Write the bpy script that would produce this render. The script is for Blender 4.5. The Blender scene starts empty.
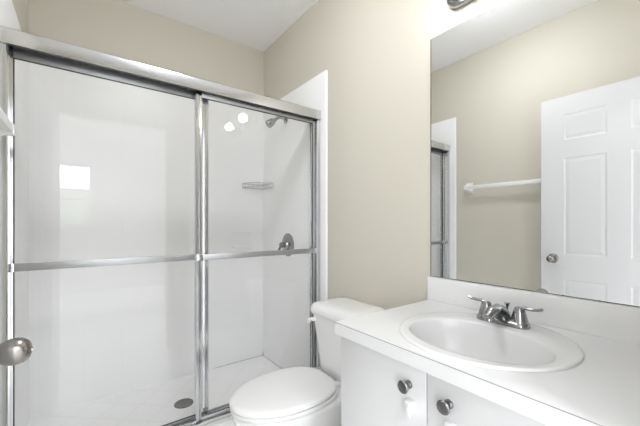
import bpy, bmesh, math, random
from mathutils import Vector, Matrix
random.seed(4)
PI = math.pi
S = bpy.context.scene
COL = S.collection

# ------------------------------------------------------------------ camera
EYE = 1.16
cam_d = bpy.data.cameras.new('camera')
cam = bpy.data.objects.new('camera', cam_d)
COL.objects.link(cam)
cam_d.sensor_width = 36.0
cam_d.lens = 36.0 * 318.28 / 640.0
cam_d.shift_y = (224.4 - 213.0) / 640.0
cam_d.clip_start = 0.02
cam.location = (0, 0, EYE)
cam.rotation_euler = (PI / 2, 0, -0.6384)
S.camera = cam

# ------------------------------------------------------------------ world, light, exposure
W = bpy.data.worlds.new('sky')
S.world = W
W.use_nodes = True
bg = W.node_tree.nodes['Background']
bg.inputs['Color'].default_value = (0.90, 0.95, 1.0, 1)
bg.inputs['Strength'].default_value = 12.0

def area(name, loc, rot, sx, sy, power, col=(1, 1, 1)):
    d = bpy.data.lights.new(name, 'AREA')
    d.shape = 'RECTANGLE'; d.size = sx; d.size_y = sy
    d.energy = power; d.color = col
    o = bpy.data.objects.new(name, d)
    o.location = loc; o.rotation_euler = rot
    COL.objects.link(o)
    return o
# added fill light in the bedroom, brightening the bathroom through the doorway
area('bedroom_side_fill', (-1.72, -2.35, 1.25), (0, -PI / 2, 0), 2.1, 1.9, 48, (0.95, 0.98, 1.0))
BULB_POWER = 17.0
DOME_FILL_POWER = 36.0
BED_FILL_POWER = 56.0
S.view_settings.view_transform = 'Standard'
S.view_settings.look = 'None'
S.view_settings.gamma = 1
S.view_settings.use_curve_mapping = False
S.view_settings.exposure = 0.36
cy = S.cycles
cy.use_denoising = True
cy.max_bounces = 14
cy.diffuse_bounces = 8
cy.glossy_bounces = 8
cy.transparent_max_bounces = 24
cy.transmission_bounces = 8
cy.sample_clamp_indirect = 6
cy.caustics_reflective = False
cy.caustics_refractive = False

# ------------------------------------------------------------------ materials
def new_mat(name):
    m = bpy.data.materials.new(name)
    m.use_nodes = True
    nt = m.node_tree
    return m, nt, nt.nodes['Principled BSDF']

def link(nt, a, b): nt.links.new(a, b)

def obj_coords(nt):
    return nt.nodes.new('ShaderNodeTexCoord').outputs['Object']

def plain(name, col, rough=0.5, metal=0.0, bump=0.0, scale=60, var=0.03, spec=None, coat=0.0):
    """painted / moulded / metal surface with a slight procedural variation"""
    m, nt, b = new_mat(name)
    n = nt.nodes.new('ShaderNodeTexNoise')
    n.inputs['Scale'].default_value = scale
    n.inputs['Detail'].default_value = 3
    link(nt, obj_coords(nt), n.inputs['Vector'])
    r = nt.nodes.new('ShaderNodeValToRGB')
    lo = tuple(c * (1 - var) for c in col) + (1,)
    hi = tuple(min(1, c * (1 + var)) for c in col) + (1,)
    r.color_ramp.elements[0].color = lo
    r.color_ramp.elements[1].color = hi
    link(nt, n.outputs['Fac'], r.inputs['Fac'])
    link(nt, r.outputs['Color'], b.inputs['Base Color'])
    b.inputs['Roughness'].default_value = rough
    b.inputs['Metallic'].default_value = metal
    if spec is not None: b.inputs['Specular IOR Level'].default_value = spec
    if coat: b.inputs['Coat Weight'].default_value = coat; b.inputs['Coat Roughness'].default_value = 0.05
    if bump:
        bp = nt.nodes.new('ShaderNodeBump')
        bp.inputs['Strength'].default_value = bump
        bp.inputs['Distance'].default_value = 0.002
        link(nt, n.outputs['Fac'], bp.inputs['Height'])
        link(nt, bp.outputs['Normal'], b.inputs['Normal'])
    return m

def tiles(name, col, grout, w, h, rough, axis, rot=0.0, mortar=0.003, offset=0.0, bump=0.25, wav=0.0):
    """tile grid. axis: which object axes make the tile plane ('XY','XZ','YZ')"""
    m, nt, b = new_mat(name)
    sep = nt.nodes.new('ShaderNodeSeparateXYZ')
    link(nt, obj_coords(nt), sep.inputs[0])
    comb = nt.nodes.new('ShaderNodeCombineXYZ')
    link(nt, sep.outputs[axis[0]], comb.inputs['X'])
    link(nt, sep.outputs[axis[1]], comb.inputs['Y'])
    mp = nt.nodes.new('ShaderNodeMapping')
    mp.inputs['Rotation'].default_value = (0, 0, rot)
    link(nt, comb.outputs[0], mp.inputs['Vector'])
    br = nt.nodes.new('ShaderNodeTexBrick')
    br.offset = offset
    br.inputs['Scale'].default_value = 1.0
    br.inputs['Color1'].default_value = tuple(col) + (1,)
    br.inputs['Color2'].default_value = tuple(c * 0.985 for c in col) + (1,)
    br.inputs['Mortar'].default_value = tuple(grout) + (1,)
    br.inputs['Mortar Size'].default_value = mortar
    br.inputs['Mortar Smooth'].default_value = 0.3
    br.inputs['Brick Width'].default_value = w
    br.inputs['Row Height'].default_value = h
    link(nt, mp.outputs[0], br.inputs['Vector'])
    link(nt, br.outputs['Color'], b.inputs['Base Color'])
    b.inputs['Roughness'].default_value = rough
    inv = nt.nodes.new('ShaderNodeMath'); inv.operation = 'SUBTRACT'
    inv.inputs[0].default_value = 1.0
    link(nt, br.outputs['Fac'], inv.inputs[1])
    height = inv.outputs[0]
    if wav:
        nz = nt.nodes.new('ShaderNodeTexNoise'); nz.inputs['Scale'].default_value = 9
        link(nt, mp.outputs[0], nz.inputs['Vector'])
        ad = nt.nodes.new('ShaderNodeMath'); ad.operation = 'MULTIPLY_ADD'
        link(nt, nz.outputs['Fac'], ad.inputs[0]); ad.inputs[1].default_value = wav
        link(nt, height, ad.inputs[2]); height = ad.outputs[0]
    bp = nt.nodes.new('ShaderNodeBump')
    bp.inputs['Strength'].default_value = bump
    bp.inputs['Distance'].default_value = 0.001
    link(nt, height, bp.inputs['Height'])
    link(nt, bp.outputs['Normal'], b.inputs['Normal'])
    return m

def glass_mat():
    """clear sheet glass: sees through, reflects at the outer faces by Fresnel"""
    m = bpy.data.materials.new('clear_sheet_glass'); m.use_nodes = True
    nt = m.node_tree; nt.nodes.clear()
    out = nt.nodes.new('ShaderNodeOutputMaterial')
    tr = nt.nodes.new('ShaderNodeBsdfTransparent'); tr.inputs['Color'].default_value = (0.99, 0.99, 0.99, 1)
    gl = nt.nodes.new('ShaderNodeBsdfGlossy'); gl.inputs['Roughness'].default_value = 0.0
    gl.inputs['Color'].default_value = (1, 1, 1, 1)
    fr = nt.nodes.new('ShaderNodeFresnel'); fr.inputs['IOR'].default_value = 1.55
    ge = nt.nodes.new('ShaderNodeNewGeometry')
    inv = nt.nodes.new('ShaderNodeMath'); inv.operation = 'SUBTRACT'; inv.inputs[0].default_value = 1
    nt.links.new(ge.outputs['Backfacing'], inv.inputs[1])
    mu = nt.nodes.new('ShaderNodeMath'); mu.operation = 'MULTIPLY'
    nt.links.new(fr.outputs[0], mu.inputs[0]); nt.links.new(inv.outputs[0], mu.inputs[1])
    mix = nt.nodes.new('ShaderNodeMixShader')
    nt.links.new(mu.outputs[0], mix.inputs[0])
    nt.links.new(tr.outputs[0], mix.inputs[1]); nt.links.new(gl.outputs[0], mix.inputs[2])
    nt.links.new(mix.outputs[0], out.inputs[0])
    return m

def mirror_mat():
    """silvered mirror with small desilvered black flecks creeping up from its bottom edge (object z = 0)"""
    m, nt, b = new_mat('silvered_mirror')
    co = obj_coords(nt)
    sep = nt.nodes.new('ShaderNodeSeparateXYZ'); link(nt, co, sep.inputs[0])
    n = nt.nodes.new('ShaderNodeTexNoise'); n.inputs['Scale'].default_value = 38; n.inputs['Detail'].default_value = 4
    link(nt, co, n.inputs['Vector'])
    # reach of the damage = noise-driven height, 0..7 mm
    mr = nt.nodes.new('ShaderNodeMapRange')
    mr.inputs['From Min'].default_value = 0.58; mr.inputs['From Max'].default_value = 0.78
    mr.inputs['To Min'].default_value = 0.0012; mr.inputs['To Max'].default_value = 0.006
    link(nt, n.outputs['Fac'], mr.inputs['Value'])
    lt = nt.nodes.new('ShaderNodeMath'); lt.operation = 'LESS_THAN'
    link(nt, sep.outputs['Z'], lt.inputs[0]); link(nt, mr.outputs[0], lt.inputs[1])
    ey = nt.nodes.new('ShaderNodeMath'); ey.operation = 'GREATER_THAN'; ey.inputs[1].default_value = (.8135 - .05) / 2 - .0032
    link(nt, sep.outputs['Y'], ey.inputs[0])
    mx = nt.nodes.new('ShaderNodeMath'); mx.operation = 'MAXIMUM'
    link(nt, lt.outputs[0], mx.inputs[0]); link(nt, ey.outputs[0], mx.inputs[1]); lt = mx
    mc = nt.nodes.new('ShaderNodeMix'); mc.data_type = 'RGBA'
    mc.inputs['A'].default_value = (0.93, 0.94, 0.94, 1); mc.inputs['B'].default_value = (0.05, 0.05, 0.045, 1)
    link(nt, lt.outputs[0], mc.inputs['Factor'])
    link(nt, mc.outputs['Result'], b.inputs['Base Color'])
    b.inputs['Metallic'].default_value = 1.0
    rr = nt.nodes.new('ShaderNodeMath'); rr.operation = 'MULTIPLY'; rr.inputs[1].default_value = 0.45
    link(nt, lt.outputs[0], rr.inputs[0]); link(nt, rr.outputs[0], b.inputs['Roughness'])
    return m

def bulb_mat(name, strength, col=(0.97, 0.97, 0.97)):
    m, nt, b = new_mat(name)
    b.inputs['Base Color'].default_value = (0.95, 0.95, 0.93, 1)
    b.inputs['Roughness'].default_value = 0.15
    b.inputs['Emission Color'].default_value = tuple(col) + (1,)
    b.inputs['Emission Strength'].default_value = strength
    return m

def drain_mat():
    m, nt, b = new_mat('drain_metal')
    v = nt.nodes.new('ShaderNodeTexVoronoi'); v.inputs['Scale'].default_value = 95
    link(nt, obj_coords(nt), v.inputs['Vector'])
    r = nt.nodes.new('ShaderNodeValToRGB')
    r.color_ramp.elements[0].position = 0.28; r.color_ramp.elements[0].color = (0.02, 0.02, 0.02, 1)
    r.color_ramp.elements[1].position = 0.36; r.color_ramp.elements[1].color = (0.17, 0.17, 0.17, 1)
    link(nt, v.outputs['Distance'], r.inputs['Fac'])
    link(nt, r.outputs['Color'], b.inputs['Base Color'])
    b.inputs['Metallic'].default_value = 0.5; b.inputs['Roughness'].default_value = 0.4
    return m

M = {}
M['beige'] = plain('beige_wall_paint', (0.65, 0.617, 0.535), 0.6, bump=0.08, scale=180, var=0.012)
M['ceiling'] = plain('white_ceiling_paint', (0.93, 0.93, 0.935), 0.75, bump=0.1, scale=150, var=0.01)
M['tile_x'] = tiles('white_wall_tile_back', (0.91, 0.91, 0.912), (0.865, 0.865, 0.865), 0.20, 0.25, 0.32, 'XZ', bump=0.06, mortar=0.0016, wav=0.3)
M['tile_y'] = tiles('white_wall_tile_side', (0.91, 0.91, 0.912), (0.865, 0.865, 0.865), 0.20, 0.25, 0.32, 'YZ', bump=0.06, mortar=0.0016, wav=0.3)
M['tile_plain'] = plain('white_glazed_tile_edge', (0.87, 0.87, 0.87), 0.12, var=0.01)
M['pan'] = tiles('white_diagonal_floor_tile', (0.92, 0.92, 0.92), (0.81, 0.81, 0.808), 0.152, 0.152, 0.25, 'XY', rot=0.715, bump=0.2, mortar=0.0022)
M['floor'] = tiles('glossy_pale_floor_tile', (0.84, 0.835, 0.82), (0.66, 0.65, 0.63), 0.4, 0.4, 0.035, 'XY', bump=0.3, mortar=0.004)
M['alu'] = plain('bright_aluminium', (0.65, 0.66, 0.68), 0.15, 1.0, var=0.02, scale=30)
M['alu_satin'] = plain('satin_aluminium', (0.43, 0.435, 0.445), 0.42, 1.0, var=0.03, scale=30)
M['chrome'] = plain('polished_chrome', (0.62, 0.625, 0.64), 0.07, 1.0, var=0.01)
M['chrome_worn'] = plain('worn_chrome', (0.36, 0.365, 0.375), 0.15, 1.0, var=0.06, scale=90)
M['nickel'] = plain('brushed_nickel', (0.29, 0.275, 0.262), 0.27, 1.0, var=0.08, scale=120)
M['pewter'] = plain('dark_pewter', (0.20, 0.20, 0.20), 0.30, 1.0, var=0.06, scale=90)
M['gasket'] = plain('dark_gasket_and_shade', (0.05, 0.05, 0.05), 0.6)
M['glass'] = glass_mat()
M['mirror'] = mirror_mat()
M['porcelain'] = plain('white_porcelain', (0.87, 0.87, 0.872), 0.10, var=0.005, coat=0.4)
M['sink'] = plain('white_sink_enamel', (0.78, 0.78, 0.782), 0.22, var=0.005)
M['plastic'] = plain('white_plastic', (0.87, 0.87, 0.87), 0.28, var=0.01)
M['top'] = plain('white_laminate', (0.775, 0.775, 0.78), 0.28, var=0.008)
M['seam'] = plain('laminate_seam', (0.30, 0.295, 0.28), 0.5)
M['splash'] = plain('white_laminate_backsplash', (0.86, 0.86, 0.86), 0.3, var=0.008)
M['top_edge_shaded'] = plain('white_laminate_edge_shaded', (0.69, 0.69, 0.695), 0.35, var=0.008)  # same laminate as the top, its colour darkened to offset strong light
M['cab'] = plain('white_cabinet_paint', (0.665, 0.665, 0.67), 0.33, var=0.01)
M['doorpaint'] = plain('white_door_paint', (0.71, 0.71, 0.725), 0.35, var=0.008)
M['soap'] = plain('white_ceramic', (0.90, 0.90, 0.90), 0.35, var=0.01)
M['latch'] = plain('off_white_plastic', (0.77, 0.77, 0.77), 0.35, var=0.01)
M['caulk'] = plain('greyed_caulk', (0.42, 0.42, 0.41), 0.7, var=0.35, scale=70)
M['clear'] = plain('grey_clear_plastic', (0.34, 0.34, 0.335), 0.2, var=0.05)
M['wire'] = plain('steel_wire', (0.50, 0.50, 0.50), 0.3, 0.6, var=0.05)
M['bulb_on'] = bulb_mat('lit_bulb', BULB_POWER)
M['fill_dome'] = bulb_mat('lit_fill_dome', DOME_FILL_POWER, (0.93, 0.958, 1.0))
M['bed_fill_dome'] = bulb_mat('lit_bedroom_fill_dome', BED_FILL_POWER, (0.93, 0.958, 1.0))
M['bulb_off'] = plain('unlit_frosted_bulb', (0.85, 0.85, 0.84), 0.12, var=0.005)
M['drain'] = drain_mat()
M['hedge'] = plain('outdoor_render', (0.30, 0.32, 0.26), 0.9, var=0.3, scale=6)

# ------------------------------------------------------------------ mesh helpers
def add_box(bm, x0, x1, y0, y1, z0, z1, bev=0.0, seg=2):
    t = bmesh.new()
    bmesh.ops.create_cube(t, size=1)
    bmesh.ops.scale(t, vec=(abs(x1 - x0), abs(y1 - y0), abs(z1 - z0)), verts=t.verts)
    bmesh.ops.translate(t, vec=((x0 + x1) / 2, (y0 + y1) / 2, (z0 + z1) / 2), verts=t.verts)
    if bev:
        bmesh.ops.bevel(t, geom=t.edges[:], offset=bev, segments=seg, affect='EDGES', profile=0.5)
    merge(bm, t)

def merge(bm, t):
    me = bpy.data.meshes.new('tmp'); t.to_mesh(me); t.free()
    bm.from_mesh(me); bpy.data.meshes.remove(me)

def frame_of(d):
    d = d.normalized()
    up = Vector((0, 0, 1)) if abs(d.z) < 0.95 else Vector((1, 0, 0))
    a = d.cross(up).normalized(); b = a.cross(d).normalized()
    return a, b

def add_tube(bm, pts, rad, n=14, cap=True, squash=1.0):
    """tube through points, rad = number or list; squash flattens along the local up"""
    pts = [Vector(p) for p in pts]
    if not isinstance(rad, (list, tuple)): rad = [rad] * len(pts)
    rings = []
    for i, p in enumerate(pts):
        d = (pts[min(i + 1, len(pts) - 1)] - pts[max(i - 1, 0)])
        a, b = frame_of(d)
        rings.append([bm.verts.new(p + rad[i] * (math.cos(2 * PI * k / n) * a + squash * math.sin(2 * PI * k / n) * b)) for k in range(n)])
    for r0, r1 in zip(rings, rings[1:]):
        for k in range(n):
            bm.faces.new((r0[k], r0[(k + 1) % n], r1[(k + 1) % n], r1[k]))
    if cap:
        bm.faces.new(rings[0][::-1]); bm.faces.new(rings[-1])

def add_lathe(bm, origin, axis, prof, n=32):
    """prof: list of (distance along axis, radius)"""
    o = Vector(origin); d = Vector(axis).normalized(); a, b = frame_of(d)
    rings = []
    for t, r in prof:
        if r < 1e-6:
            rings.append([bm.verts.new(o + d * t)])
        else:
            rings.append([bm.verts.new(o + d * t + r * (math.cos(2 * PI * k / n) * a + math.sin(2 * PI * k / n) * b)) for k in range(n)])
    for r0, r1 in zip(rings, rings[1:]):
        for k in range(n):
            q = [r0[k % len(r0)], r0[(k + 1) % len(r0)], r1[(k + 1) % len(r1)], r1[k % len(r1)]]
            u = []
            for v in q:
                if v not in u: u.append(v)
            if len(u) > 2: bm.faces.new(u)
    if len(rings[0]) > 1: bm.faces.new(rings[0][::-1])
    if len(rings[-1]) > 1: bm.faces.new(rings[-1])

def add_loft(bm, loops, cap0=True, cap1=True):
    rings = [[bm.verts.new(p) for p in L] for L in loops]
    n = len(rings[0])
    for r0, r1 in zip(rings, rings[1:]):
        for k in range(n):
            bm.faces.new((r0[k], r0[(k + 1) % n], r1[(k + 1) % n], r1[k]))
    if cap0: bm.faces.new(rings[0][::-1])
    if cap1: bm.faces.new(rings[-1])

def add_prism(bm, poly, axis, a, b):
    """extrude polygon: axis 'X' -> poly is (y,z); 'Y' -> (x,z); 'Z' -> (x,y)"""
    def P(u, v, t):
        return {'X': (t, u, v), 'Y': (u, t, v), 'Z': (u, v, t)}[axis]
    add_loft(bm, [[P(u, v, a) for u, v in poly], [P(u, v, b) for u, v in poly]])

def obj(name, bm, mat, parent=None, smooth=True, angle=40, origin=None):
    bmesh.ops.recalc_face_normals(bm, faces=bm.faces[:])
    me = bpy.data.meshes.new(name)
    if origin is not None:
        bmesh.ops.translate(bm, vec=-Vector(origin), verts=bm.verts)
    bm.to_mesh(me); bm.free()
    for m in (mat if isinstance(mat, (list, tuple)) else [mat]): me.materials.append(m)
    o = bpy.data.objects.new(name, me)
    COL.objects.link(o)
    if smooth:
        me.shade_smooth()
        me.set_sharp_from_angle(angle=math.radians(angle))
    wl = Vector(origin) if origin is not None else Vector((0, 0, 0))
    if parent is not None:
        o.parent = parent
        off = Vector((0, 0, 0)); q = parent
        while q is not None: off += q.location; q = q.parent
        o.location = wl - off
    else:
        o.location = wl
    return o

def thing(name, label, cat, loc, group=None):
    o = bpy.data.objects.new(name, None)
    o.empty_display_size = 0.05
    o.location = loc
    COL.objects.link(o)
    o['label'] = label; o['category'] = cat
    if group: o['group'] = group
    return o

def tag(o, label, cat, group=None):
    o['label'] = label; o['category'] = cat
    if group: o['group'] = group
    return o

def struct(name, bm, mat, parent=None, label=None, cat=None, **k):
    o = obj(name, bm, mat, parent, **k)
    if parent is None:
        o['kind'] = 'structure'
        if label: o['label'] = label
        if cat: o['category'] = cat
    return o

def B(*a, **k):
    bm = bmesh.new(); add_box(bm, *a, **k); return bm

# ------------------------------------------------------------------ the setting
XR, XL, YB, YF, ZC = 1.2, -0.25, 2.40, 0.04, 2.593   # right, left, back, front wall faces, ceiling
TE = 1.539                                            # front edge of the shower tile
TT = 2.105                                            # top of the shower tile
PANZ = 0.08
T = 0.011                                             # tile thickness
struct('floor', B(XL, XR, -0.09, TE + 0.01, -0.05, 0), M['floor'], label='pale glossy tiled bathroom floor under the toilet and vanity', cat='floor')
struct('ceiling', B(XL - .1, XR + .1, YF - .13, YB + .1, ZC, ZC + 0.05), M['ceiling'], label='flat white bathroom ceiling above the shower', cat='ceiling')
struct('wall_right', B(XR, XR + 0.1, YF - .1, YB + 0.1, -0.05, ZC), M['beige'], label='beige painted wall behind toilet and mirror', cat='wall')
struct('wall_left', B(XL - 0.1, XL, YF - .1, YB + 0.1, -0.05, ZC), M['beige'], label='beige painted wall carrying the towel bar, seen in the mirror', cat='wall')
struct('wall_back', B(XL, XR, YB, YB + 0.1, -0.05, ZC), M['beige'], label='beige painted wall above the shower door header', cat='wall')
# front wall with the doorway the picture is taken from
bm = bmesh.new()
add_box(bm, 0.63, XR, -0.06, YF, 0, ZC)
add_box(bm, XL, -0.19, -0.06, YF, 0, ZC)
add_box(bm, -0.19, 0.63, -0.06, YF, 2.06, ZC)
struct('wall_front', bm, M['beige'], label='beige wall around the open doorway', cat='wall')
# shower tile: three walls, floor pan, curb
struct('wall_tile_back', B(XL, XR, YB - T, YB, PANZ, TT), M['tile_x'], label='white tiled back wall of the shower', cat='wall')
bm = bmesh.new(); add_prism(bm, [(XR, TE), (XR, YB - T), (XR - T, YB - T), (XR - T, TE + .008), (XR - T + .003, TE + .003), (XR - T + .008, TE)], 'Z', 0.0, TT)
struct('wall_tile_right', bm, M['tile_y'], label='white tiled shower wall with shower head and valve', cat='wall', angle=60)
bm = bmesh.new(); add_prism(bm, [(XL, TE), (XL, YB - T), (XL + .006, YB - T), (XL + .006, TE + .005), (XL + .003, TE)], 'Z', 0.0, TT)
struct('wall_tile_left', bm, M['tile_y'], label='white tiled left shower wall', cat='wall', angle=60)
struct('shower_floor', B(XL, XR - T, 1.70, YB - T, 0.0, PANZ), M['pan'], label='white diagonal tiled shower floor around the drain', cat='shower floor')
struct('trim_1', B(XL + .006, XR - T, TE + .02, 1.70, 0.0, 0.172, bev=0.006), M['tile_plain'], label='white tiled shower curb under the sliding doors', cat='curb')
# grimy caulk bead along the pan
bm = bmesh.new()
pts = []
for i in range(60):
    x = 0.78 + (XR - T - 0.78) * i / 59
    pts.append((x, YB - T - 0.0015, PANZ + 0.002))
add_tube(bm, pts, [0.0015 + 0.0022 * random.random() ** 2 for _ in pts], n=6)
pts = [(XR - T - 0.0015, 1.72 + (YB - T - 1.72) * i / 50, PANZ + 0.002) for i in range(51)]
add_tube(bm, pts, [0.0013 + 0.0015 * random.random() ** 2 for _ in pts], n=6)
add_tube(bm, [(XR - T - .003, YB - T - .003, PANZ), (XR - T - .003, YB - T - .003, PANZ + .04)], [.005, .001], n=6)
struct('trim_2', bm, M['caulk'], label='greyed caulk bead along the shower floor edges', cat='caulk')

# the bedroom behind the doorway, where the daylight comes from (seen only as reflections in the glass)
bm = bmesh.new()
add_box(bm, -1.8, 2.2, -3.5, -0.09, -0.05, 0)
struct('bedroom_floor', bm, M['floor'], label='glossy tiled bedroom floor beyond the doorway', cat='floor')
struct('bedroom_ceiling', B(-1.8, 2.2, -3.5, -0.09, ZC, ZC + .05), M['ceiling'], label='white bedroom ceiling beyond the doorway', cat='ceiling')
bm = bmesh.new()
wx0, wx1, wz0, wz1 = -0.36, 0.11, 1.12, 2.18
add_box(bm, -1.8, wx0, -3.6, -3.5, 0, ZC)
add_box(bm, wx1, 2.2, -3.6, -3.5, 0, ZC)
add_box(bm, wx0, wx1, -3.6, -3.5, 0, wz0)
add_box(bm, wx0, wx1, -3.6, -3.5, wz1, ZC)
add_box(bm, -1.9, -1.8, -3.5, -0.06, 0, ZC)
add_box(bm, 2.2, 2.3, -3.5, -0.06, 0, ZC)
add_box(bm, -1.8, XL - .1, -0.09, -0.06, 0, ZC)
add_box(bm, XR + .1, 2.2, -0.09, -0.06, 0, ZC)
struct('wall_bedroom', bm, M['ceiling'], label='white bedroom walls beyond the doorway', cat='wall')
bm = bmesh.new()
for x0, x1, z0, z1 in ((wx0, wx0 + .03, wz0, wz1), (wx1 - .03, wx1, wz0, wz1), (wx0, wx1, wz0, wz0 + .03), (wx0, wx1, wz1 - .03, wz1), (wx0, wx1, 1.56, 1.60)):
    add_box(bm, x0, x1, -3.57, -3.53, z0, z1)
win = struct('window_1', bm, M['plastic'], label='bedroom window mirrored in the shower glass', cat='window')
obj('pane', B(wx0 + .03, wx1 - .03, -3.552, -3.548, wz0 + .03, wz1 - .03), M['glass'], win)
struct('garden_wall', B(-4, 4, -7.1, -7.0, -0.3, 2.08), M['hedge'], label='outdoor wall beyond the bedroom window', cat='wall')

# six-panel door, swung open flat along the left wall
def door_leaf():
    x_face, x_back, y0, y1, z0, z1 = -0.152, -0.187, 0.06, 0.856, 0.012, 2.003
    bm = bmesh.new()
    ys = [y0, 0.19, 0.406, 0.51, 0.727, y1]
    zs = [z0, 0.22, 0.80, 0.96, 1.597, 1.715, 1.885, z1]
    cells = []
    for x, flip in ((x_face, False), (x_back, True)):
        V = [[bm.verts.new((x, y, z)) for z in zs] for y in ys]
        for i in range(len(ys) - 1):
            for j in range(len(zs) - 1):
                q = [V[i][j], V[i + 1][j], V[i + 1][j + 1], V[i][j + 1]]
                f = bm.faces.new(q if not flip else q[::-1])
                if i in (1, 3) and j in (1, 3, 5): cells.append(f)
        if not flip: VA = V
        else: VB = V
    n, m = len(ys), len(zs)
    for i in range(n - 1):
        bm.faces.new((VA[i][0], VB[i][0], VB[i + 1][0], VA[i + 1][0]))
        bm.faces.new((VA[i][m-1], VA[i + 1][m-1], VB[i + 1][m-1], VB[i][m-1]))
    for j in range(m - 1):
        bm.faces.new((VA[0][j], VA[0][j + 1], VB[0][j + 1], VB[0][j]))
        bm.faces.new((VA[n-1][j], VB[n-1][j], VB[n-1][j + 1], VA[n-1][j + 1]))
    bmesh.ops.recalc_face_normals(bm, faces=bm.faces[:])
    bmesh.ops.inset_individual(bm, faces=cells, thickness=0.012, depth=-0.0022)
    bmesh.ops.inset_individual(bm, faces=cells, thickness=0.006, depth=0.0)
    bmesh.ops.inset_individual(bm, faces=cells, thickness=0.024, depth=0.0015)
    return bm
door = struct('door_1', door_leaf(), M['doorpaint'], label='white six-panel door open against the left wall, seen in the mirror', cat='door', smooth=False)
KY, KZ = 0.785, 0.932
bm = bmesh.new()
add_lathe(bm, (-0.152, KY, KZ), (1, 0, 0), [(0, .031), (.004, .031), (.009, .026), (.011, .013), (.026, .0105)], 32)
prof = []
for i in range(15):
    a = PI * i / 14
    prof.append((0.0505 - 0.0255 * math.cos(a), max(0.0235 * math.sin(a) ** 0.8 * (1 + 0.10 * math.cos(a) * -1), 0.0 if i in (0, 14) else .004)))
prof[0] = (0.025, 0.0105); prof[-1] = (0.076, 0.0)
add_lathe(bm, (-0.152, KY, KZ), (1, 0, 0), prof, 36)
kn = obj('door_knob', bm, M['nickel'], door)
kn['label'] = 'brushed nickel egg-shaped knob'
bm = bmesh.new(); add_box(bm, -0.078, -0.0745, KY - .0065, KY + .0065, KZ - .0018, KZ + .0018, bev=.0008)
obj('lock_button', bm, M['chrome'], kn)
bm = bmesh.new(); add_box(bm, -0.184, -0.155, 0.8555, 0.8575, KZ - .03, KZ + .03)
obj('latch_plate', bm, M['nickel'], door)

# ------------------------------------------------------------------ shower enclosure
fr = thing('shower_door_frame', 'bright aluminium header, wall jambs and sill track framing the shower opening', 'shower frame', (0.475, 1.64, 0.172))
bm = bmesh.new()
pf = [(1.592, 1.814), (1.592, 1.860), (1.594, 1.868), (1.599, 1.873), (1.608, 1.876), (1.640, 1.877), (1.672, 1.876),
      (1.688, 1.868), (1.690, 1.855), (1.690, 1.814), (1.687, 1.814), (1.687, 1.868), (1.5965, 1.868), (1.5965, 1.814)]
add_prism(bm, pf, 'X', XL + .006, XR - T)
obj('header', bm, M['alu'], fr, angle=30)
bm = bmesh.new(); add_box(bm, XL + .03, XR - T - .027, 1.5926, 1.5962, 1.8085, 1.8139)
obj('lip_shade_strip', bm, M['gasket'], fr, smooth=False)  # dark strip standing in for the shade under the header lip
for x0, x1 in ((XR - T - .025, XR - T), (XL + .006, XL + .028)):
    bm = bmesh.new()
    s = 1 if x0 > 0 else -1
    xo, xi = (x1, x0) if s > 0 else (x0, x1)
    add_prism(bm, [(xo, 1.600), (xi + s * .004, 1.600), (xi, 1.604), (xi, 1.609), (xi + s * .010, 1.611), (xi + s * .010, 1.640), (xi, 1.642), (xi, 1.645), (xi + s * .010, 1.647), (xi + s * .010, 1.675), (xi, 1.677), (xi, 1.682), (xo, 1.682)], 'Z', 0.174, 1.8135)
    obj('jamb', bm, M['alu'], fr, angle=30)
bm = bmesh.new()
add_prism(bm, [(1.594, .1725), (1.594, .180), (1.600, .184), (1.608, .184), (1.610, .178), (1.640, .178), (1.641, .188), (1.645, .188), (1.646, .178), (1.674, .178), (1.675, .192), (1.682, .192), (1.686, .1725)], 'X', XL + .007, XR - T - .001)
obj('sill_track', bm, M['alu'], fr, angle=30)

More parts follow.
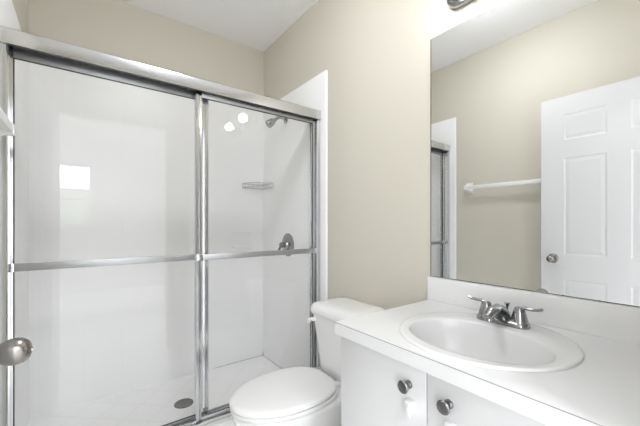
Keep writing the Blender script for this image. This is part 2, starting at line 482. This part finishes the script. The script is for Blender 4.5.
def sliding_panel(label, x0, x1, yc, z0, z1, barside):
    t = thing('sliding_shower_door', label, 'shower door', ((x0 + x1) / 2, yc, z0), 'sliding shower doors')
    sw, rw, d, tw = .029, .022, .010, .060
    obj('glass_pane', B(x0 + .012, x1 - .012, yc - .0025, yc + .0025, z0 + .010, z1 - .010), M['glass'], t, smooth=False)
    for xa, xb in ((x0, x0 + sw), (x1 - sw, x1)):
        bm = bmesh.new()
        inn = xb if xa == x0 else xa
        out_ = xa if xa == x0 else xb
        s = 1 if inn > out_ else -1
        # stepped extrusion: a raised outer half, a groove, a slim inner lip
        add_prism(bm, [(out_, yc - d + .003), (out_ + s * .003, yc - d), (out_ + s * .013, yc - d), (out_ + s * .015, yc - d + .004), (out_ + s * .018, yc - d + .004),
                       (out_ + s * .020, yc - d + .001), (inn, yc - d + .002), (inn, yc - .0025), (inn, yc + d - .002), (out_, yc + d)], 'Z', z0, z1)
        obj('stile', bm, M['alu'], t, angle=30)
    for za, zb in ((z0, z0 + rw), (z1 - tw, z1)):
        bm = bmesh.new()
        add_box(bm, x0 + sw, x1 - sw, yc - d + .002, yc + d - .002, za, zb, bev=.002)
        obj('rail', bm, M['alu_satin'], t)
    # dark glazing gasket around the pane
    bm = bmesh.new()
    gi = .0035
    for yy in (yc - .0055,):
        add_box(bm, x0 + sw, x1 - sw, yy - .001, yy + .003, z0 + rw, z0 + rw + gi)
        add_box(bm, x0 + sw, x1 - sw, yy - .001, yy + .003, z1 - tw - gi, z1 - tw)
        if x0 < 0:
            add_box(bm, x0 + sw, x0 + sw + gi, yy - .001, yy + .003, z0 + rw + gi, z1 - tw - gi)
        else:
            add_box(bm, x1 - sw - gi, x1 - sw, yy - .001, yy + .003, z0 + rw + gi, z1 - tw - gi)
    obj('gasket', bm, M['gasket'], t, smooth=False)
    zb = .997
    bm = bmesh.new()
    ys = yc - d - .007
    add_box(bm, x0 + .030, x1 - .030, ys - .003, ys + .004, zb - .0145, zb + .0145, bev=.0025)
    bar = obj('towel_rail', bm, M['alu_satin'], t)
    for xa in (x0 + .004, x1 - .034):
        bm = bmesh.new()
        add_box(bm, xa, xa + .030, ys - .004, yc - d + .003, zb - .0155, zb + .0155, bev=.002)
        obj('rail_bracket', bm, M['alu'], t)
    return t
sliding_panel('right sliding glass shower door, in front, its stile overlapping the other near the middle', .440, 1.176, 1.6255, .1805, 1.850, -1)
sliding_panel('left sliding glass shower door, running behind the other, wider and showing the drain', -.243, .514, 1.6605, .1805, 1.850, -1)

# ------------------------------------------------------------------ shower fittings
bm = bmesh.new()
add_lathe(bm, (.484, 2.03, PANZ + .0005), (0, 0, 1), [(0, .054), (.003, .053), (.0045, .049), (.0035, .047), (.0035, 0)], 40)
o = obj('shower_drain', bm, M['drain'], origin=(.484, 2.03, PANZ)); tag(o, 'round grey metal drain grate in the white shower floor', 'drain')

sh = thing('showerhead', 'small chrome shower head on a bent arm from the right tile wall', 'shower head', (XR - T, 2.02, 1.93))
bm = bmesh.new(); add_lathe(bm, (XR - T, 2.02, 1.93), (-1, 0, 0), [(0.0005, .030), (.003, .030), (.010, .022), (.012, .010)], 28)
obj('wall_flange', bm, M['chrome_worn'], sh)
bm = bmesh.new()
add_tube(bm, [(XR - T - .004, 2.02, 1.93), (1.150, 2.018, 1.934), (1.128, 2.016, 1.930), (1.112, 2.013, 1.920), (1.100, 2.010, 1.908)], .0105, 14)
obj('shower_arm', bm, M['chrome_worn'], sh)
bm = bmesh.new()
hd = Vector((-.80, .06, -.62)).normalized()
add_lathe(bm, (1.103, 2.011, 1.911), hd, [(0, .011), (.014, .014), (.022, .014), (.026, .017), (.034, .024), (.074, .029), (.079, .027), (.077, .022), (.077, 0)], 28)
obj('spray_head', bm, M['chrome_worn'], sh)

VY, VZ = 1.992, 1.012
sv = thing('shower_valve', 'round chrome shower valve plate with lever handle on the right tile wall', 'shower valve', (XR - T, VY, VZ))
bm = bmesh.new(); add_lathe(bm, (XR - T, VY, VZ), (-1, 0, 0), [(0.0005, .084), (.003, .084), (.008, .074), (.012, .050), (.016, .030), (.030, .024), (.032, .022)], 44)
obj('escutcheon', bm, M['chrome_worn'], sv)
bm = bmesh.new()
add_lathe(bm, (XR - T - .030, VY, VZ), (-1, 0, 0), [(0, .019), (.030, .019), (.034, .016), (.034, 0)], 28)
add_tube(bm, [(XR - T - .052, VY, VZ), (XR - T - .060, VY + .02, VZ - .03), (XR - T - .066, VY + .035, VZ - .062)], [.011, .009, .007], 12)
obj('handle', bm, M['pewter'], sv)

# corner basket of thin wire
cb = thing('corner_basket', 'small wire basket shelf in the back right shower corner', 'shower basket', (XR - T, YB - T, 1.445))
cx, cyy, R0 = XR - T, YB - T, .178
def arc(r, z, n=14): return [(cx - .003 - r * math.cos(PI / 2 * i / n), cyy - .003 - r * math.sin(PI / 2 * i / n), z) for i in range(n + 1)]
for nm, z in (('top_rim', 1.482), ('bottom_rim', 1.450)):
    bm = bmesh.new()
    add_tube(bm, arc(R0, z), .0026, 8)
    add_tube(bm, [(cx - R0 - .003, cyy - .003, z), (cx - .003, cyy - .003, z)], .0022, 8)
    add_tube(bm, [(cx - .003, cyy - R0 - .003, z), (cx - .003, cyy - .003, z)], .0022, 8)
    obj(nm, bm, M['wire'], cb)
bm = bmesh.new()
for i in range(0, 15, 2):
    p = arc(R0, 1.45)[i]
    add_tube(bm, [p, (p[0], p[1], 1.482)], .0013, 6)
for k in range(1, 7):
    q = k * R0 / 7
    add_tube(bm, [(cx - .003 - q, cyy - .003, 1.45), (cx - .003 - q, cyy - .003 - math.sqrt(R0 * R0 - q * q), 1.45)], .0011, 6)
obj('wire_grid', bm, M['wire'], cb)

# ceramic soap dish let into the back wall
sd = thing('soap_dish', 'white ceramic soap dish set in the back tile wall', 'soap dish', (.995, YB - T, .985))
bm = bmesh.new()
x0, x1, z0, z1, yw = .909, 1.083, .972, 1.098, YB - T
add_box(bm, x0, x1, yw - .004, yw - .0005, z0, z1, bev=.0015)
obj('back_plate', bm, M['soap'], sd)
bm = bmesh.new()
add_prism(bm, [(yw - .004, z0 + .004), (yw - .050, z0 + .006), (yw - .055, z0 + .012), (yw - .055, z0 + .024), (yw - .050, z0 + .026), (yw - .046, z0 + .014), (yw - .004, z0 + .012)], 'X', x0 + .012, x1 - .012)
obj('ledge', bm, M['soap'], sd)

# ------------------------------------------------------------------ towel bar on the left wall
tb = thing('towel_bar', 'white towel bar on the left wall, seen in the mirror beside the door', 'towel bar', (XL, 1.10, 1.470))
TZ = 1.467
bm = bmesh.new(); add_box(bm, -.202, -.182, .745, 1.415, TZ - .0145, TZ + .0145, bev=.003)
obj('bar', bm, M['plastic'], tb)
for y in (.745, 1.415):
    bm = bmesh.new()
    add_box(bm, XL, XL + .010, y - .030, y + .030, TZ - .046, TZ + .046, bev=.004)
    add_loft(bm, [[(x, y + sy * w, TZ + sz * h) for sy, sz in ((-1, -1), (1, -1), (1, 1), (-1, 1))] for x, w, h in ((XL + .008, .026, .036), (XL + .030, .020, .024), (XL + .046, .018, .019), (XL + .066, .018, .019), (XL + .070, .014, .015))])
    obj('bracket', bm, M['plastic'], tb)

# ------------------------------------------------------------------ toilet
tl = thing('toilet', 'white two-piece toilet with closed lid between shower and vanity', 'toilet', (.80, 1.24, 0))
TY = 1.243
def egg(xf, xr, xm, hw, z, n=56, er=2.0, ef=2.0):
    """outline seen from above: front tip xf, rear xr, widest at xm, half width hw"""
    L = []
    for k in range(n):
        a = 2 * PI * k / n
        c, s = math.cos(a), math.sin(a)
        e = ef if c > 0 else er
        cc = math.copysign(abs(c) ** (2 / e), c); ss = math.copysign(abs(s) ** (2 / e), s)
        L.append((xm - cc * (xm - xf) if c > 0 else xm - cc * (xr - xm), TY + ss * hw, z))
    return L
def rrect(x0, x1, y0, y1, z, r, n=6, bulge=0.0):
    L = []
    for (cx_, cy_, a0) in ((x1 - r, y1 - r, 0), (x0 + r, y1 - r, PI / 2), (x0 + r, y0 + r, PI), (x1 - r, y0 + r, 3 * PI / 2)):
        for i in range(n + 1):
            a = a0 + PI / 2 * i / n
            x, y = cx_ + r * math.cos(a), cy_ + r * math.sin(a)
            if bulge and x < (x0 + x1) / 2:
                x -= bulge * (1 - ((y - (y0 + y1) / 2) / ((y1 - y0) / 2)) ** 2)
            L.append((x, y, z))
    return L
bm = bmesh.new()
loops = [egg(.62, 1.10, .86, .115, 0, er=3), egg(.62, 1.10, .86, .115, .02, er=3), egg(.635, 1.09, .86, .105, .06, er=3), egg(.64, 1.09, .86, .100, .14, er=3),
         egg(.60, 1.10, .84, .115, .20, er=3), egg(.535, 1.12, .80, .150, .27, er=3), egg(.497, 1.15, .77, .172, .33, er=3), egg(.487, 1.17, .76, .177, .365, er=3.2), egg(.487, 1.17, .76, .177, .378, er=3.2), egg(.494, 1.165, .76, .171, .385, er=3.2)]
add_loft(bm, loops)
obj('bowl', bm, M['porcelain'], tl, angle=50)
bm = bmesh.new()
add_loft(bm, [egg(.486, .965, .735, .174, .3875, er=3), egg(.480, .968, .735, .178, .392, er=3), egg(.480, .968, .735, .178, .400, er=3), egg(.485, .965, .735, .174, .4055, er=3)])
obj('seat', bm, M['plastic'], tl, angle=50)
bm = bmesh.new()
add_loft(bm, [egg(.484, .958, .73, .174, .4085, er=2.6), egg(.477, .962, .73, .179, .412, er=2.6), egg(.476, .962, .73, .179, .420, er=2.6), egg(.480, .958, .73, .175, .426, er=2.6), egg(.50, .94, .73, .157, .4305, er=2.6), egg(.57, .89, .73, .10, .434, er=2.4), egg(.68, .79, .73, .03, .4355)])
obj('lid', bm, M['plastic'], tl, angle=50)
for y in (TY - .075, TY + .075):
    bm = bmesh.new(); add_box(bm, (.955), .985, y - .016, y + .016, .386, .408, bev=.006)
    obj('hinge', bm, M['plastic'], tl)
bm = bmesh.new()
L = []
for z, xf, xr, hw, r in ((.386, 1.00, 1.165, .130, .035), (.392, .992, 1.172, .138, .035), (.45, .985, 1.178, .146, .035), (.58, .972, 1.183, .161, .035), (.698, .960, 1.187, .174, .035)):
    L.append(rrect(xf, xr, TY - .022 - hw, TY - .044 + hw, z, r, bulge=.012))
add_loft(bm, L)
obj('tank', bm, M['porcelain'], tl, angle=50)
bm = bmesh.new()
L = []
for z, g, r in ((.699, .002, .04), (.702, .010, .045), (.712, .014, .048), (.728, .014, .048), (.742, .009, .046), (.751, -.002, .040), (.756, -.020, .03), (.758, -.05, .02)):
    L.append(rrect(.960 - g, 1.187 + min(g, .006), TY - .196 - g, TY + .130 + g, z, r, bulge=.012))
add_loft(bm, L)
obj('tank_lid', bm, M['porcelain'], tl, angle=50)
bm = bmesh.new()
add_tube(bm, [(.962, TY + .096, .672), (.945, TY + .096, .672)], .010, 14)
add_tube(bm, [(.944, TY + .092, .675), (.938, TY + .110, .671), (.940, TY + .124, .656)], [.011, .011, .013], 12, squash=.7)
obj('flush_lever', bm, M['plastic'], tl)

# ------------------------------------------------------------------ vanity
CT = .839
CX0, CX1, CY0, CY1 = .6656, XR, .050, .8135
SXc, SYc, SR = .920, .460, .227     # round sink
vc = thing('vanity_cabinet', 'white two-door vanity cabinet under the sink counter', 'vanity cabinet', (.94, .43, 0))
bm = bmesh.new()
for a in ((.705, .720, .068, .8055, .09, .104), (.705, .720, .068, .8055, CT - .046, CT - .039), (.705, XR - .002, .068, .084, .09, CT - .039), (.705, XR - .002, .7895, .8055, .09, CT - .039), (1.188, XR - .002, .084, .7895, .09, CT - .039), (.705, 1.188, .084, .7895, .092, .108), (.705, .720, .465, .490, .104, CT - .046)):
    add_box(bm, *a)
add_box(bm, .765, XR - .002, .072, .796, 0.0, .092)
obj('body', bm, M['cab'], vc)
def cab_door(y0, y1, ky, lab):
    bm = bmesh.new(); add_box(bm, .685, .704, y0, y1, .105, CT - .0425, bev=.0012)
    d = obj('door', bm, M['cab'], vc)
    bm = bmesh.new()
    add_lathe(bm, (.685, ky, .741), (-1, 0, 0), [(0, .0105), (.003, .0105), (.006, .0065), (.014, .0065), (.018, .010), (.022, .0155), (.026, .0165), (.029, .0145), (.0305, .008), (.031, 0)], 28)
    k = obj('knob', bm, M['pewter'], d); k['label'] = 'dark pewter mushroom knob'
    bm = bmesh.new()
    yl = ky - .010
    add_box(bm, .668, .685, yl - .009, yl + .013, .675, .704, bev=.002)
    add_box(bm, .662, .672, yl - .008, yl + .002, .668, .700, bev=.002)
    l = obj('child_latch', bm, M['latch'], d)
    l['label'] = 'white plastic safety latch'
cab_door(.4790, .8060, .531, 0)
cab_door(.0690, .4760, .417, 1)

# countertop with a round cut-out for the sink, plus backsplash
ct = thing('vanity_countertop', 'white laminate countertop with squared front edge and backsplash', 'countertop', (.93, .43, CT))
bm = bmesh.new()
N = 64
HR = .205
circ = [(SXc + HR * math.cos(2 * PI * k / N), SYc + HR * math.sin(2 * PI * k / N)) for k in range(N)]
def on_rect(a):
    c, s = math.cos(a), math.sin(a)
    ts = []
    if c > 1e-9: ts.append((CX1 - SXc) / c)
    if c < -1e-9: ts.append((CX0 - SXc) / c)
    if s > 1e-9: ts.append((CY1 - SYc) / s)
    if s < -1e-9: ts.append((CY0 - SYc) / s)
    t = min(ts); return (SXc + t * c, SYc + t * s)
angs = [2 * PI * k / N for k in range(N)]
rect = [on_rect(a) for a in angs]
for X, Y in ((CX0, CY0), (CX0, CY1), (CX1, CY0), (CX1, CY1)):     # snap nearest ray to each corner
    k = min(range(N), key=lambda i: (rect[i][0] - X) ** 2 + (rect[i][1] - Y) ** 2)
    rect[k] = (X, Y)
zt, zb = CT, CT - .038
ti = [bm.verts.new((x, y, zt)) for x, y in circ]; to = [bm.verts.new((x, y, zt)) for x, y in rect]
bi = [bm.verts.new((x, y, zb)) for x, y in circ]; bo = [bm.verts.new((x, y, zb)) for x, y in rect]
for k in range(N):
    j = (k + 1) % N
    bm.faces.new((ti[k], to[k], to[j], ti[j])); bm.faces.new((bi[k], bi[j], bo[j], bo[k]))
    bm.faces.new((to[k], bo[k], bo[j], to[j])); bm.faces.new((ti[k], ti[j], bi[j], bi[k]))
obj('slab', bm, M['top'], ct, smooth=False)
bm = bmesh.new(); add_box(bm, CX0 - .0012, CX0 - .0001, CY0, CY1, zb, zt - .0023)
obj('front_edge', bm, M['top_edge_shaded'], ct, smooth=False)
bm = bmesh.new(); add_box(bm, 1.179, XR, CY0, CY1 + .006, CT, .9375, bev=.0025)
obj('backsplash', bm, M['splash'], ct)
bm = bmesh.new(); add_box(bm, CX0 - .0012, CX0 - .0001, CY0, CY1, zt - .0022, zt - .0006)
obj('edge_seam', bm, M['seam'], ct, smooth=False)

# round self-rimming sink with an oval bowl towards its front
sk = thing('sink', 'round white drop-in sink with oval bowl in the counter', 'sink', (SXc, SYc, CT))
bm = bmesh.new()
def oval(cx_, cy_, rx, ry, z, n=72):
    return [(cx_ + rx * math.cos(2 * PI * k / n), cy_ + ry * math.sin(2 * PI * k / n), z) for k in range(n)]
BX, BY, RX, RY = .880, .462, .145, .190
loops = [oval(SXc, SYc, .2285, .2285, CT + .0005), oval(SXc, SYc, .2285, .2285, CT + .004), oval(SXc, SYc, .2265, .2265, CT + .0065), oval(SXc, SYc, .222, .222, CT + .0072), oval(SXc - .002, SYc, .214, .214, CT + .0062), oval(.905, SYc, .185, .204, CT + .0058),
         oval(BX, BY, RX + .003, RY + .003, CT + .0052), oval(BX, BY, RX, RY, CT + .003), oval(BX, BY, RX - .002, RY - .002, CT - .003), oval(BX, BY, RX - .004, RY - .005, CT - .02), oval(BX, BY, RX - .010, RY - .013, CT - .06), oval(BX, BY, RX - .022, RY - .030, CT - .10), oval(BX, BY, RX - .050, RY - .070, CT - .132), oval(BX, BY, RX - .095, RY - .130, CT - .146), oval(BX + .005, BY, .025, .025, CT - .150), oval(BX + .005, BY, .020, .020, CT - .151)]
add_loft(bm, loops, cap0=False)
bmesh.ops.recalc_face_normals(bm, faces=bm.faces[:])
bowl = obj('basin', bm, M['sink'], sk, angle=60)
bm = bmesh.new(); add_lathe(bm, (BX + .005, BY, CT - .1505), (0, 0, 1), [(0, .021), (.002, .020), (.003, .015), (.004, 0)], 24)
obj('drain_stopper', bm, M['chrome'], sk)

# centre-set faucet
FZ = CT + .0045
FX, FY = 1.079, .472
fc = thing('faucet', 'chrome two-lever faucet standing behind the sink bowl', 'faucet', (FX, FY, FZ))
bm = bmesh.new()
def stad(g, z, n=12):
    hl, r = .051, .028 + g
    L = []
    for s in (1, -1):
        for i in range(n + 1):
            a = (0 if s > 0 else PI) + PI * i / n
            L.append((FX + r * math.cos(a), FY + s * hl + r * math.sin(a), z))
    return L
add_loft(bm, [stad(0, FZ), stad(.001, FZ + .003), stad(0, FZ + .012), stad(-.004, FZ + .017), stad(-.010, FZ + .019)])
obj('base_plate', bm, M['chrome_worn'], fc)
bm = bmesh.new()
sp = [(FX + .004, FY, FZ + .012), (FX + .001, FY, FZ + .028), (FX - .012, FY, FZ + .041), (FX - .034, FY, FZ + .049), (FX - .060, FY, FZ + .047), (FX - .082, FY, FZ + .041), (FX - .098, FY, FZ + .033)]
add_tube(bm, sp, [.026, .023, .020, .018, .0165, .0155, .0135], 20)
add_tube(bm, [(FX - .086, FY, FZ + .036), (FX - .089, FY, FZ + .022)], .0115, 18)
obj('spout', bm, M['chrome_worn'], fc)
for s in (1, -1):
    y = FY + s * .050
    bm = bmesh.new()
    add_lathe(bm, (FX, y, FZ + .016), (0, 0, 1), [(0, .0245), (.006, .0235), (.016, .021), (.030, .017), (.040, .0145), (.045, .0105), (.047, 0)], 28)
    add_tube(bm, [(FX, y, FZ + .056), (FX, y + s * .016, FZ + .061), (FX, y + s * .034, FZ + .060), (FX, y + s * .050, FZ + .062), (FX, y + s * .062, FZ + .066)], [.0085, .0075, .0062, .0062, .0058], 12, squash=.75)
    obj('lever', bm, M['chrome_worn'], fc)
bm = bmesh.new()
add_tube(bm, [(FX + .026, FY - .004, FZ + .012), (FX + .026, FY - .004, FZ + .050)], .003, 10)
add_lathe(bm, (FX + .026, FY - .004, FZ + .046), (0, 0, 1), [(0, .003), (.006, .0045), (.013, .0085), (.016, .0085), (.017, 0)], 16)
obj('lift_rod', bm, M['chrome_worn'], fc)

# ------------------------------------------------------------------ mirror, clip, light bar
MY0, MY1, MZ0, MZ1 = .050, .8135, .939, 1.953
o = obj('wall_mirror', B(XR - .006, XR - .0005, MY0, MY1, MZ0, MZ1), M['mirror'], smooth=False, origin=(XR - .003, (MY0 + MY1) / 2, MZ0))
tag(o, 'large frameless wall mirror standing on the vanity backsplash', 'mirror')
bm = bmesh.new()
L = []
n = 16
prof_ = [(-.0165 * math.cos(PI * i / n), .0165 * math.sin(PI * i / n) * .85) for i in range(n + 1)]
add_loft(bm, [[(XR - .0105, .400 + u, .9372 + v) for u, v in prof_], [(XR - .0062, .400 + u, .9372 + v) for u, v in prof_]])
o = obj('mirror_clip', bm, M['clear'], origin=(XR - .008, .40, .9385)); tag(o, 'small rounded grey clip at the bottom edge of the mirror', 'clip')

vl = thing('vanity_light', 'chrome four-bulb light bar above the mirror, two bulbs lit', 'vanity light', (XR, .440, 2.068))
bm = bmesh.new()
def lrr(g, x, ext): 
    # rounded-end bar outline in the YZ plane
    L = []
    hl, r = .290 - .050, .050 - g
    for s in (1, -1):
        for i in range(13):
            a = (0 if s > 0 else PI) + PI * i / 12
            yv = .440 + s * hl + r * math.sin(a)
            zv = 2.068 + r * math.cos(a)
            L.append((x, yv, zv))
    return L
add_loft(bm, [lrr(0, XR - .0005, 0), lrr(0, XR - .022, 0), lrr(.004, XR - .028, 0), lrr(.012, XR - .030, 0), lrr(.014, XR - .034, 0), lrr(.020, XR - .038, 0)])
obj('back_plate', bm, M['chrome_worn'], vl)
for i, y in enumerate((.670, .517, .363, .210)):
    bm = bmesh.new()
    add_lathe(bm, (XR - .036, y, 2.068), (-1, 0, 0), [(0, .024), (.006, .024), (.010, .020), (.034, .019)], 24)
    s = obj('socket', bm, M['chrome_worn'], vl)
    bm = bmesh.new()
    pr = [(0.0, .012)] + [(.044 - .040 * math.cos(PI * k / 14), .040 * math.sin(PI * k / 14)) for k in range(3, 14)] + [(.084, 0)]
    add_lathe(bm, (XR - .066, y, 2.068), (-1, 0, 0), pr, 28)
    b = obj('bulb', bm, M['bulb_on'] if i in (0, 2) else M['bulb_off'], s)
    b['label'] = 'lit round bulb' if i in (0, 2) else 'unlit round bulb'

# opal fill domes added out of view, over the bathroom and in the bedroom
def fill_lamp(x, y, r, label, mat):
    cl = thing('added_fill_dome', label, 'ceiling light', (x, y, ZC))
    k = r / .15
    bm = bmesh.new(); add_lathe(bm, (x, y, ZC), (0, 0, -1), [(0.0005, .150 * k), (.020, .150 * k), (.024, .146 * k), (.024, .130 * k)], 40)
    obj('rim', bm, M['chrome'], cl)
    bm = bmesh.new(); add_lathe(bm, (x, y, ZC), (0, 0, -1), [(.022, .140 * k), (.040, .136 * k), (.062, .118 * k), (.080, .085 * k), (.090, .045 * k), (.093, 0)], 40)
    obj('diffuser', bm, mat, cl)
fill_lamp(.42, .95, .15, 'added round opal fill dome, out of view over the bathroom floor beside the vanity', M['fill_dome'])
fill_lamp(.22, -1.15, .22, 'larger added round opal fill dome, out of view in the bedroom beyond the doorway', M['bed_fill_dome'])
